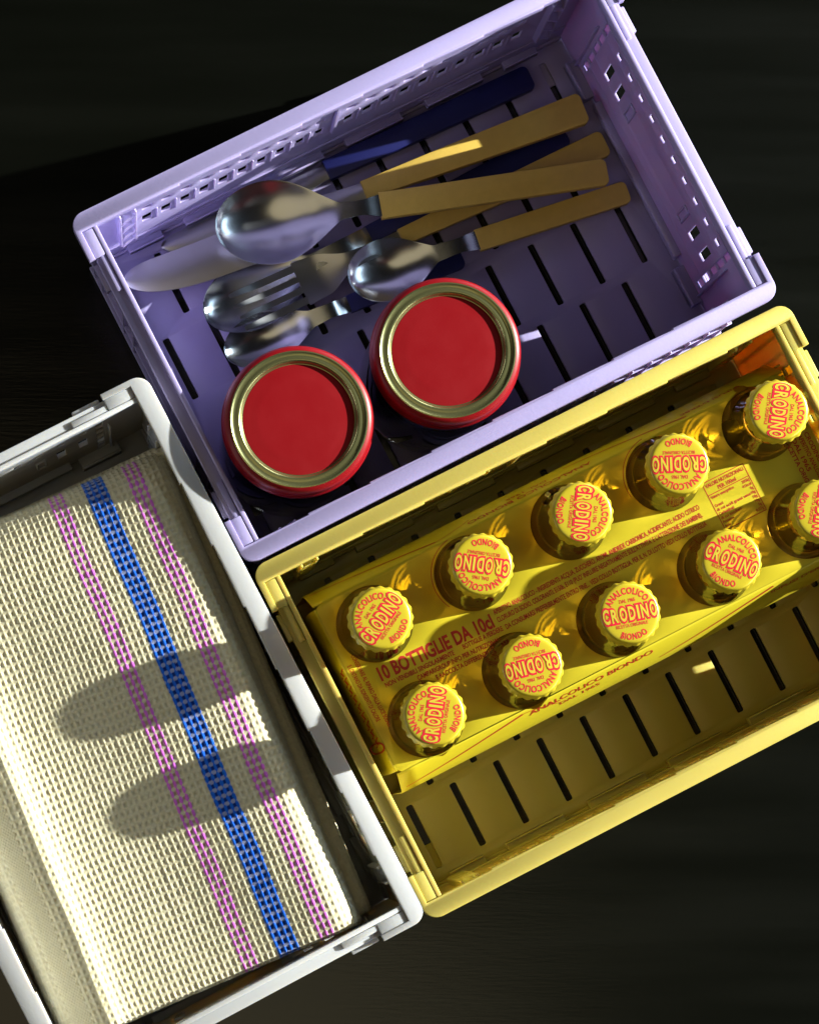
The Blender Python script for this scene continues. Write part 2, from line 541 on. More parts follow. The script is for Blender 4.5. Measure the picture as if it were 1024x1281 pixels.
# ------------------------------------------------------------------ cutlery
def sheet(name, rows, thick, close=True, smooth=60):
    """rows: list of lists of points (top surface); gives a closed thin solid by offsetting down"""
    n, k = len(rows), len(rows[0])
    V = [p for r in rows for p in r]
    nt_ = len(V)
    V = V + [(p[0], p[1], p[2] - thick) for p in V]
    F = []
    for i in range(n - 1):
        for j in range(k - 1):
            a, b, c, d = i * k + j, i * k + j + 1, (i + 1) * k + j + 1, (i + 1) * k + j
            F.append((a, b, c, d))
            F.append((nt_ + d, nt_ + c, nt_ + b, nt_ + a))
    for i in range(n - 1):
        a, d = i * k, (i + 1) * k
        F.append((a, d, nt_ + d, nt_ + a))
        a, d = i * k + k - 1, (i + 1) * k + k - 1
        F.append((d, a, nt_ + a, nt_ + d))
    for j in range(k - 1):
        F.append((j + 1, j, nt_ + j, nt_ + j + 1))
        a = (n - 1) * k + j
        F.append((a, a + 1, nt_ + a + 1, nt_ + a))
    me = data_mesh(name, V, F, smooth)
    bm = bmesh.new()
    bm.from_mesh(me)
    bmesh.ops.remove_doubles(bm, verts=bm.verts, dist=1e-6)
    bmesh.ops.recalc_face_normals(bm, faces=bm.faces)
    bm.to_mesh(me)
    bm.free()
    finish(me, smooth)
    return me

def interp(tab, x):
    xs, ys = zip(*tab)
    return float(np.interp(x, xs, ys))

def smooth_interp(tab, x):
    """cosine-eased table"""
    for (x0, y0), (x1, y1) in zip(tab[:-1], tab[1:]):
        if x <= x1:
            t = max(0, min(1, (x - x0) / (x1 - x0)))
            t = t * t * (3 - 2 * t)
            return y0 + (y1 - y0) * t
    return tab[-1][1]

def handle_mesh(name, l, w0, w1, th=0.62, r=0.22):
    """tapered slab handle from x=0 to x=l, gently swelling, rounded far corners"""
    pts = [(0, -w0 / 2), (l * 0.5, -(w0 * 0.42 + w1 * 0.58) / 2), (l - r, -w1 / 2)]
    for k in range(5):
        a = math.radians(-90 + 90 * k / 4)
        pts.append((l - r + r * math.cos(a), -w1 / 2 + r + r * math.sin(a)))
    for k in range(5):
        a = math.radians(0 + 90 * k / 4)
        pts.append((l - r + r * math.cos(a), w1 / 2 - r + r * math.sin(a)))
    pts += [(l * 0.5, (w0 * 0.42 + w1 * 0.58) / 2), (0, w0 / 2)]
    return panel(name, pts, [], th, 0.05)

def spoon_mesh(name, bl, bw, depth, nl, nw, hz):
    """bowl tip at x=0, bowl length bl, neck to x=bl+nl joining a handle of width nw at height hz"""
    rows = []
    c, nk = 0.45 * bl, 0.40
    xs = [c * (1 - math.cos(math.pi / 2 * i / 22)) for i in range(22)] + [c + (bl + nl - c) * i / 40 for i in range(41)]
    for x in xs:
        if x < c:
            hw = bw / 2 * math.sqrt(max(0.0, 1 - ((c - x) / c) ** 2))
            k = hw / (bw / 2)
        elif x < bl:
            k = math.cos(math.pi / 2 * (x - c) / (bl - c)) ** 1.15
            hw = nk + (bw / 2 - nk) * k
        else:
            k = 0.0
            hw = smooth_interp([(bl, nk), (bl + nl * 0.45, 0.35), (bl + nl, nw / 2)], x)
        hw = max(hw, 0.01)
        dd = depth * k ** 1.3
        zl = smooth_interp([(0, 0.06), (bl * 0.4, 0.0), (bl * 0.8, 0.04), (bl + nl * 0.5, 0.28), (bl + nl, hz)], x)
        row = []
        for j in range(25):
            y = math.sin((-1 + j / 12) * math.pi / 2)
            row.append((x, hw * y, zl + 0.75 - dd * (1 - y * y) ** 1.1))
        rows.append(row)
    return sheet(name, rows, 0.08, smooth=45)

def knife_mesh(name, bl, bw, nw, curve=0.3):
    rows = []
    N = 40
    for i in range(N + 1):
        x = bl * (i / N) ** 1.4
        t = x / bl
        top = bw * 0.5 * (1 - (1 - min(1, t / 0.12)) ** 2.2) ** 0.5 * 0.55 if t < 0.12 else bw * 0.275
        top = top if t < 0.8 else top + (nw / 2 - bw * 0.275) * ((t - 0.8) / 0.2)
        bot = -bw * 0.72 * (1 - (1 - min(1, t / 0.42)) ** 2.4) ** 0.5
        if t > 0.62:
            q = (t - 0.62) / 0.38
            q = q * q * (3 - 2 * q)
            bot = bot * (1 - q) + (-nw / 2) * q
        row = []
        for j in range(9):
            y = bot + (top - bot) * j / 8
            row.append((x, y, 0.06 + 0.05 * math.sin(math.pi * j / 8)))
        rows.append(row)
    return sheet(name, rows, 0.12)

def cutlery(name, label, cat, tip, end, hl, parts, z_tip, z_end, group):
    """lay a piece of cutlery from tip (u,v) to handle end (u,v) in the lavender crate, local +x to the handle"""
    (u0, v0), (u1, v1) = tip, end
    x0, y0 = place(LAV, u0, v0)
    x1, y1 = place(LAV, u1, v1)
    ln = math.hypot(x1 - x0, y1 - y0)
    t = thing(name, label, cat, x0, y0, z_tip, 0, group)
    t.rotation_euler = (0, -math.atan2(z_end - z_tip, ln), math.atan2(y1 - y0, x1 - x0))
    return t, ln

G = "loose cutlery in the lavender crate"
# navy knife lying against the long wall
t, ln = cutlery("table_knife", "table knife with dark blue handle against the crate's long wall", "knife", (-9.36, 7.25), (9.95, 6.72), 0, None, 0.75, 0.85, G)
mesh_obj("blade", knife_mesh("blade_a", ln - 10.6, 1.25, 0.75), M['steel'], t)
mesh_obj("handle", handle_mesh("handle_a", 10.7, 0.9, 1.12), M['navy'], t, (ln - 10.7, 0, 0.12))
# navy spoon on the floor, under the fork
t, ln = cutlery("table_spoon", "large spoon with dark blue handle lying under the fork", "spoon", (-9.1, 3.25), (10.2, 3.55), 0, None, 0.60, 0.55, G)
mesh_obj("bowl", spoon_mesh("bowl_b", 5.7, 3.3, 0.62, 3.0, 0.8, -0.15), M['polish'], t)
mesh_obj("handle", handle_mesh("handle_b", ln - 8.7, 0.8, 1.05, 0.5), M['navy'], t, (8.7, 0, 0.28))
# navy teaspoon
t, ln = cutlery("tea_spoon", "small spoon with dark blue handle partly hidden by a jar lid", "spoon", (-9.05, 1.30), (3.0, 0.45), 0, None, 0.45, 0.55, G)
mesh_obj("bowl", spoon_mesh("bowl_c", 4.4, 2.5, 0.50, 1.9, 0.75, -0.05), M['polish'], t)
mesh_obj("handle", handle_mesh("handle_c", ln - 6.3, 0.75, 0.9, 0.42), M['navy'], t, (6.3, 0, 0.5))
# mustard knife
t, ln = cutlery("table_knife", "table knife with mustard handle, its blade under the big spoon", "knife", (-11.72, 6.45), (11.3, 4.10), 0, None, 1.55, 1.98, G)
mesh_obj("blade", knife_mesh("blade_d", ln - 11.0, 1.95, 0.78), M['steel'], t)
mesh_obj("handle", handle_mesh("handle_d", 11.1, 0.80, 1.42), M['tan'], t, (ln - 11.1, 0, 0.05))

# fork: shoulders, four tines, neck, handle
t, ln = cutlery("table_fork", "fork with mustard handle, its tines over a spoon bowl", "fork", (-7.75, 2.72), (11.72, 2.32), 0, None, 1.62, 0.85, G)
def fork_z(x):
    return smooth_interp([(0, 0.38), (1.8, 0.05), (4.2, 0.0), (6.0, 0.30), (8.7, 0.02)], x)
rows = []
N = 30
for i in range(N + 1):
    x = 3.3 + (8.75 - 3.3) * i / N
    hw = smooth_interp([(3.3, 1.08), (4.3, 1.02), (6.0, 0.42), (7.2, 0.34), (8.75, 0.36)], x)
    cur = smooth_interp([(3.3, 0.10), (5.5, 0.06), (6.5, 0.0), (9, 0.0)], x)
    rows.append([(x, hw * (-1 + 2 * j / 8), fork_z(x) + cur * (-1 + 2 * j / 8) ** 2) for j in range(9)])
mesh_obj("neck", sheet("fork_neck", rows, 0.12), M['steel'], t)
for q in range(4):
    yc1 = -0.81 + 0.54 * q
    yc0 = -0.84 + 0.56 * q
    rows = []
    for i in range(19):
        x = 0.0 + 3.36 * i / 18
        tt = i / 18
        hw = 0.055 + 0.085 * min(1, tt * 2.2) ** 0.6
        if q in (0, 3):
            hw += 0.03
        yc = yc0 + (yc1 - yc0) * tt
        rows.append([(x, yc + hw * (-1 + 2 * j / 4), fork_z(x) + 0.08 * (yc ** 2)) for j in range(5)])
    mesh_obj("tine", sheet("fork_tine", rows, 0.11), M['steel'], t)
mesh_obj("handle", handle_mesh("handle_e", ln - 8.65, 0.72, 1.20, 0.52), M['tan'], t, (8.65, 0, 0.0))
# big mustard spoon on top
t, ln = cutlery("table_spoon", "large spoon with mustard handle lying on top of the pile", "spoon", (-7.0, 6.45), (10.75, 0.85), 0, None, 2.35, 1.75, G)
mesh_obj("bowl", spoon_mesh("bowl_f", 5.9, 3.95, 0.70, 2.0, 1.05, 0.10), M['polish'], t)
mesh_obj("handle", handle_mesh("handle_f", ln - 7.8, 1.14, 1.17, 0.52), M['tan'], t, (7.8, 0, 0.62))
# small mustard spoon
t, ln = cutlery("tea_spoon", "small spoon with mustard handle, its bowl beside a jar lid", "spoon", (-2.45, 1.68), (11.5, -0.28), 0, None, 1.20, 0.45, G)
mesh_obj("bowl", spoon_mesh("bowl_g", 4.35, 3.0, 0.55, 2.3, 0.92, 0.05), M['polish'], t)
mesh_obj("handle", handle_mesh("handle_g", ln - 6.5, 0.95, 1.0, 0.5), M['tan'], t, (6.5, 0, 0.62))

# ------------------------------------------------------------------ bottles
BOT = [(-9.43, 4.05), (-4.60, 4.10), (0.25, 4.19), (5.05, 4.22), (9.93, 4.27),
       (-9.33, -0.70), (-4.67, -0.65), (0.08, -0.55), (5.15, -0.55), (9.77, -0.53)]
ANG = [56, 172.5, -96, -178, -98, 82, -165, 11.5, -23.7, -100]
ZT = 9.15                                    # carton top
bp = [(0.0, 0.06), (1.6, 0.0), (2.05, 0.1), (2.22, 0.4), (2.25, 1.0), (2.25, 5.4), (2.22, 6.2), (2.13, 7.1), (1.99, 7.9), (1.82, 8.5), (1.63, 9.1), (1.45, 9.7),
      (1.30, 10.35), (1.20, 11.0), (1.14, 11.6), (1.13, 12.0), (1.22, 12.1), (1.25, 12.25), (1.20, 12.4), (1.16, 12.5), (1.12, 12.7), (0.0, 12.7)]
bp = [(r, z if z < 5 else z - 0.2) for r, z in bp]
kb = next(i for i, q in enumerate(bp) if q[1] > 10.5)
zs = bp[kb][1]
def ripple(r, z, a):                         # moulded glass is never quite round
    k = min(1.0, max(0.0, (z - 6.0) / 2.0)) * min(1.0, max(0.0, (zs - z) / 0.6))
    return (r + k * (0.0022 * math.sin(5 * a + z) + 0.0010 * math.sin(9 * a + 1.3 - z)), z)
fine_bp = []
for (r0, z0), (r1, z1) in zip(bp[:kb], bp[1:kb + 1]):
    fine_bp += [(r0 + (r1 - r0) * q / 3, z0 + (z1 - z0) * q / 3) for q in range(3)] if z0 > 6 else [(r0, z0)]
bg_ = lathe("bottle_glass", fine_bp + [(bp[kb][0], zs), (0.0, zs)], 120, 60, ripple)
bn_ = lathe("bottle_neck", [(0.0, zs + 0.004), (bp[kb][0], zs + 0.004)] + bp[kb + 1:], 72, 60)
NT = 21
def crimp(r, z, a):
    k = max(0.0, min(1.0, (12.80 - z) / 0.34)) ** 1.5
    w = abs(math.cos(NT * a / 2)) ** 1.6
    return (r + 0.062 * k * w - 0.025 * k, z + 0.03 * k * (1 - w))
def domez(r):
    return 12.99 - 0.02 * (r / 1.1) ** 2 - 0.34 * max(0.0, r - 1.02) ** 2
cprof = [(0, domez(0)), (0.4, domez(0.4)), (0.8, domez(0.8)), (1.0, domez(1.0)), (1.12, domez(1.12)), (1.2, domez(1.2)), (1.25, 12.93), (1.285, 12.89), (1.305, 12.83),
         (1.315, 12.76), (1.33, 12.66), (1.355, 12.56), (1.39, 12.47), (1.395, 12.44), (1.37, 12.44), (1.31, 12.56), (1.27, 12.68), (1.24, 12.78), (1.2, 12.82), (0, 12.82)]
cap_me = lathe("cap", cprof, NT * 8, 50, crimp)
cap_me.transform(Matrix.Translation((0, 0, -0.2 * CM)))
pr, py = Print(), Print()
def on_dome(V, F, P, lift):
    P.add([(a, b, domez(math.hypot(a, b)) + lift) for a, b in V], F)
def arc_text(s, R, h, span, top, P, bold):
    w = abs(span) * R
    V, F = glyphs(s, w, h, bold, space=1.12)
    out = []
    for a, b in V:
        if top:
            th = math.pi / 2 - a / R
            rr = R + b
        else:
            th = -math.pi / 2 + a / R
            rr = R - b
        out.append((rr * math.cos(th), rr * math.sin(th)))
    on_dome(out, F, P, 0.008)
arc_text("ANALCOLICO", 0.84, 0.27, math.radians(124), True, pr, 0.026)
arc_text("BIONDO", 1.13, 0.26, math.radians(66), False, pr, 0.026)
def flat_text(s, y, w, h, P, bold, lift=0.008, space=1.0, sag=0.0):
    V, F = glyphs(s, w, h, bold, space=space)
    V = [(a, b + y - sag * a * a) for a, b in V]
    on_dome(V, F, P, lift)
flat_text("DAL 1965", 0.48, 0.70, 0.15, pr, 0.012)
flat_text("RICETTA ORIGINALE", -0.575, 1.40, 0.14, pr, 0.012)
# wordmark: fat red shape with pale letters on it
for P, bd, lift in ((pr, 0.135, 0.010), (py, 0.030, 0.016)):
    x = -1.0
    ws = [0.36, 0.37, 0.39, 0.37, 0.18, 0.39, 0.38]
    tot = sum(ws)
    x = -tot / 2
    for ch, w in zip("CRODINO", ws):
        hh = 0.60 if ch in "CO" and (x < -0.9 or x > 0.7) else 0.56
        V, F = glyphs(ch, None, hh, bd)
        wid0 = glyphs(ch, None, hh, 0.034)[0]
        wid = wid0[:, 0].max() - wid0[:, 0].min()
        sx = (w - 0.075) / wid
        V = [(a * sx * 1.0 + x + w / 2, b - 0.285) for a, b in V]
        on_dome(V, F, P, lift)
        x += w
cap_red = pr.mesh("cap_lettering")
cap_pale = py.mesh("cap_wordmark")
for me in (cap_red, cap_pale):
    me.transform(Matrix.Translation((0, 0, -0.2 * CM)))
ordn = ["first", "second", "third", "fourth", "last"]
for i, (u, v) in enumerate(BOT):
    x, y = place(YEL, u, v)
    row = "row beside the lavender crate" if i < 5 else "row beside the bare slotted floor"
    lab = "yellow-capped drink bottle, %s from the towel crate, in the %s" % (ordn[i % 5], row)
    t = thing("drink_bottle", lab, "bottle", x, y, FL + 0.04, math.radians(ANG[i]), "small drink bottles in the carton")
    t.rotation_euler = (random.uniform(-0.006, 0.006), random.uniform(-0.006, 0.006), math.radians(ANG[i]))
    g = mesh_obj("bottle_glass", bg_, M['bottle'], t)
    g.cycles.is_caustics_caster = True
    mesh_obj("bottle_neck", bn_, M['bottle'], t)
    c = mesh_obj("cap", cap_me, M['cap'], t)
    mesh_obj("cap_lettering", cap_red, M['capred'], c)
    mesh_obj("cap_wordmark", cap_pale, M['capyel'], c)

# ------------------------------------------------------------------ carton
t = thing("bottle_carton", "yellow printed carton with ten bottle necks poking through holes", "carton", YEL[0], YEL[1], 0, YEL[2])
V0, V1, U0, U1 = -2.25, 5.85, -11.45, 11.85
outline = [(U0, V0 + 0.15), (U0 + 0.15, V0), (U1 - 0.15, V0), (U1, V0 + 0.15), (U1, V1 - 0.15), (U1 - 0.15, V1), (U0 + 0.15, V1), (U0, V1 - 0.15)]
hs = [circle(u, v, 1.70 - 0.012, 56) for u, v in BOT]
top = mesh_obj("top_panel", panel("carton_top", outline, hs, 0.05, 0.008, Matrix.Translation((0, 0, ZT - 0.025))), M['carton'], t)
def strip(name, pts, a0, a1, axis, n=26, wob=0.004):
    """folded board: profile pts [(offset, z)] swept along u or v, slightly wavy"""
    V, F = [], []
    for i in range(n + 1):
        s = a0 + (a1 - a0) * i / n
        for j, (o, z) in enumerate(pts):
            dw = wob * math.sin(s * 1.7 + j) * (j / len(pts))
            V.append((s, o + dw, z) if axis == 'u' else (o + dw, s, z))
    k = len(pts)
    for i in range(n):
        for j in range(k - 1):
            F.append((i * k + j, i * k + j + 1, (i + 1) * k + j + 1, (i + 1) * k + j))
    me = data_mesh(name, V, F, 30)
    return me
def board(name, me, parent):
    o = mesh_obj(name, me, M['carton'], parent)
    md = o.modifiers.new("board", 'SOLIDIFY')
    md.thickness = 0.0005
    md.offset = 0
    return o
zt = ZT - 0.02
side = [(V0 - 0.01, zt), (V0 - 0.12, zt - 0.12), (V0 - 0.75, zt - 1.7), (V0 - 0.90, zt - 2.3), (V0 - 0.92, FL + 0.04)]
lo = board("side_panel", strip("carton_side", side, U0 - 0.1, U1 + 0.1, 'u'), t)
side2 = [(V1 + 0.01, zt), (V1 + 0.12, zt - 0.12), (V1 + 0.62, zt - 1.7), (V1 + 0.74, zt - 2.3), (V1 + 0.76, FL + 0.04)]
up = board("side_panel", strip("carton_side2", side2, U0 - 0.1, U1 + 0.1, 'u'), t)
end = [(U0 - 0.005, zt), (U0 - 0.10, zt - 0.08), (U0 - 0.22, zt - 0.45), (U0 - 0.30, zt - 1.1), (U0 - 0.34, zt - 2.3), (U0 - 0.34, FL + 0.04)]
ef = board("end_flap", strip("carton_end", end, V0 + 0.1, V1 - 0.1, 'v'), t)
end = [(2 * 0.2 - o, z) for o, z in end]
board("end_flap", strip("carton_end2", end, V0 + 0.1, V1 - 0.1, 'v'), t)

top.cycles.is_caustics_receiver = True
lo.cycles.is_caustics_receiver = True

# carton print (drawn in carton coordinates on the top panel)
P = Print()
ZP = ZT + 0.006
P.line("10 BOTTIGLIE DA 10cl", -10.3, 1.66, -0.022, 5.55, 0.60, ZP, 0.034, 'l')
P.line("NON VENDIBILI SINGOLARMENTE", -10.25, 1.31, -0.022, 3.35, 0.21, ZP, 0.026, 'l')
P.line("BOTTIGLIE A PERDERE", -6.45, 1.27, -0.022, 1.95, 0.21, ZP, 0.026, 'l')
P.line("CAMPARIGROUP.INFO PER NUTRIZIONALI", -8.85, 0.95, -0.022, 4.05, 0.21, ZP, 0.026, 'l')
P.line("E RACCOLTA DIFFERENZIATA", -8.1, 0.60, -0.022, 2.95, 0.21, ZP, 0.026, 'l')
P.line("APERITIVO ANALCOLICO - INGREDIENTI: ACQUA, ZUCCHERO, AROMI, ANIDRIDE CARBONICA, ACIDIFICANTE: ACIDO CITRICO", -4.55, 2.00, 0.008, 10.35, 0.22, ZP, 0.024, 'l')
P.line("CLORURO DI SODIO, COLORANTI: E150b, E110 (PUO' INFLUIRE NEGATIVAMENTE SULL'ATTIVITA' E L'ATTENZIONE DEI BAMBINI).", -4.55, 1.63, 0.008, 10.30, 0.22, ZP, 0.024, 'l')
P.line("DA CONSUMARSI PREFERIBILMENTE ENTRO FINE... VEDI COLLO BOTTIGLIA. PER IL N. DI LOTTO VEDI COLLO BOTTIGLIA", -4.35, 1.20, 0.008, 10.10, 0.22, ZP, 0.024, 'l')
P.line("CONSERVARE AL RIPARO DALLA LUCE SOLARE", -11.02, 3.25, -math.pi / 2 + 0.02, 3.55, 0.19, ZP, 0.024, 'l')
P.line("E LONTANO DA SORGENTI DI CALORE", -11.36, 2.90, -math.pi / 2 + 0.02, 2.75, 0.19, ZP, 0.024, 'l')
# nutrition table
x0, x1, y0, y1 = 6.38, 8.45, 0.72, 3.02
for a, b in (((x0, y0), (x1, y0)), ((x1, y0), (x1, y1)), ((x1, y1), (x0, y1)), ((x0, y1), (x0, y0)), ((x0, 2.42), (x1, 2.42))):
    P.stroke([a, b], 0.035, ZP)
P.line("VALORI NUTRIZIONALI", 7.41, 2.75, 0, 1.9, 0.17, ZP, 0.026)
P.line("PER 100ml", 7.41, 2.49, 0, 0.9, 0.17, ZP, 0.026)
for k, (a, b) in enumerate((("Valore energetico", "205kJ"), ("", "41kcal"), ("Grassi", "0g"), ("di cui acidi grassi saturi", "0g"), ("Carboidrati", "10g"), ("di cui zuccheri", "10g"), ("Proteine", "0g"), ("Sale", "0,07g"))):
    y = 2.22 - 0.20 * k
    if a:
        P.line(a, 6.45, y, 0, 0.068 * len(a), 0.13, ZP, 0.024, 'l')
    P.line(b, 8.39 - 0.075 * len(b), y, 0, 0.075 * len(b), 0.13, ZP, 0.024, 'l')
# end text by the far flap
for k, s in enumerate(("CRODINO", "APERITIVO ANALCOLICO BIONDO", "DAL 1965", "RICETTA ORIGINALE")):
    P.line(s, 11.55 - 0.32 * k, 3.0, -math.pi / 2, min(3.4, 0.14 * len(s) + 0.5), 0.2, ZP, 0.026, 'l')
# sweeping line round some holes
def arcpts(u, v, r, a0, a1, n=18):
    return [(u + r * math.cos(math.radians(a0 + (a1 - a0) * k / n)), v + r * math.sin(math.radians(a0 + (a1 - a0) * k / n))) for k in range(n + 1)]
P.stroke(arcpts(5.05, 4.22, 1.80, 95, 190), 0.03, ZP)
P.stroke(arcpts(-4.6, 4.10, 1.80, 100, 210), 0.03, ZP)
mesh_obj("top_lettering", P.mesh("carton_print"), M['ink'], top)

# print on the two sloping sides
def slope_map(side_pts, sgn):
    # distance d down the slope from the fold -> (v, z)
    acc, tab = 0.0, []
    for (a, b) in zip(side_pts[:-1], side_pts[1:]):
        tab.append((acc, a))
        acc += math.hypot(b[0] - a[0], b[1] - a[1])
    tab.append((acc, side_pts[-1]))
    def f(x, y, z):
        d = max(0.0, y)
        for (d0, p0), (d1, p1) in zip([(t_[0], t_[1]) for t_ in tab[:-1]], [(t_[0], t_[1]) for t_ in tab[1:]]):
            if d <= d1:
                k = (d - d0) / (d1 - d0)
                return (x, p0[0] + (p1[0] - p0[0]) * k + sgn * 0.03, p0[1] + (p1[1] - p0[1]) * k + 0.025)
        return (x, tab[-1][1][0], tab[-1][1][1])
    return f
for sgn, sp, par in ((-1, side, lo), (1, side2, up)):
    Q = Print()
    def sl(s, x, d, w, h, bold=0.014, arch=0.0):
        V, F = glyphs(s, w, h, bold)
        if sgn < 0:
            Q.add([(x + a, d - b + arch * (a / w) ** 2 * 4, 0) for a, b in V], F)
        else:
            Q.add([(x - a, d - b + arch * (a / w) ** 2 * 4, 0) for a, b in V], F)
    sl("ANALCOLICO BIONDO", -2.0 if sgn < 0 else -0.6, 0.86, 6.2, 0.42, 0.016)
    sl("DAL 1965", -2.6 if sgn < 0 else -0.6, 1.36, 2.0, 0.26)
    sl("INFUSI D'ERBE", 8.6, 1.0, 3.0, 0.26)
    for a0, a1 in ((-11.3, -5.4), (1.4, 7.2)):
        pts = [(a0 + (a1 - a0) * k / 24, 1.75 - 1.45 * (k / 24) ** 1.3) for k in range(25)]
        Q.stroke(pts, [0.05 + 0.10 * k / 24 for k in range(25)], 0)
    pts = [(-5.4 + 1.9 * k / 10, 0.30 + 0.85 * (k / 10) ** 1.5) for k in range(11)]
    Q.stroke(pts, 0.05, 0)
    mesh_obj("side_lettering", Q.mesh("side_print", slope_map(sp, sgn)), M['ink'], par)
# leafy line drawing on the near end flap
Q = Print()
for k in range(9):
    y = 2.9 - 0.42 * k
    Q.stroke([(U0 - 0.10, y), (U0 - 0.22, y - 0.14 + 0.06 * (k % 2)), (U0 - 0.18, y - 0.30), (U0 - 0.27, y - 0.40)], 0.05, 0)
Q.stroke(arcpts(U0 - 0.24, -0.9, 0.22, 0, 360), 0.07, 0)
def endz(x, y, z):
    zs = float(np.interp(U0 - x, [0.005, 0.10, 0.22, 0.30, 0.34], [zt, zt - 0.08, zt - 0.45, zt - 1.1, zt - 2.0]))
    return (x - 0.04, y, zs + 0.04)
mesh_obj("flap_drawing", Q.mesh("flap_print", endz), M['ink'], ef)

# ------------------------------------------------------------------ towel
PS, PT = 0.273, 0.365

def towel_material():
    m = bpy.data.materials.new("waffle_cotton")
    m.use_nodes = True
    nt = m.node_tree
    b = nt.nodes["Principled BSDF"]
    b.inputs["Roughness"].default_value = 0.85
    b.inputs["Specular IOR Level"].default_value = 0.15
    b.inputs["Sheen Weight"].default_value = 0.15
    b.inputs["Subsurface Weight"].default_value = 0.6
    b.inputs["Subsurface Radius"].default_value = (1.0, 0.8, 0.5)
    b.inputs["Subsurface Scale"].default_value = 0.0011
    at = nt.nodes.new("ShaderNodeAttribute")
    at.attribute_name = "yarn"
    n = nt.nodes.new("ShaderNodeTexNoise")
    n.inputs["Scale"].default_value = 900
    n.inputs["Detail"].default_value = 3
    tc = nt.nodes.new("ShaderNodeTexCoord")
    nt.links.new(tc.outputs["Object"], n.inputs["Vector"])
    mr = nt.nodes.new("ShaderNodeMapRange")
    mr.inputs[3].default_value = 0.86
    mr.inputs[4].default_value = 1.12
    nt.links.new(n.outputs["Fac"], mr.inputs[0])
    sc = nt.nodes.new("ShaderNodeVectorMath")
    sc.operation = 'SCALE'
    nt.links.new(at.outputs["Color"], sc.inputs[0])
    nt.links.new(mr.outputs[0], sc.inputs["Scale"])
    nt.links.new(sc.outputs[0], b.inputs["Base Color"])
    bp_ = nt.nodes.new("ShaderNodeBump")
    bp_.inputs["Strength"].default_value = 0.35
    bp_.inputs["Distance"].default_value = 0.0003
    nt.links.new(n.outputs["Fac"], bp_.inputs["Height"])
    nt.links.new(bp_.outputs[0], b.inputs["Normal"])
    return m
M['towel'] = towel_material()

CREAM = np.array([0.67, 0.62, 0.43])
PINK = np.array([0.66, 0.16, 0.68])
BLUE = np.array([0.008, 0.14, 0.72])
DKBLUE = np.array([0.005, 0.045, 0.30])

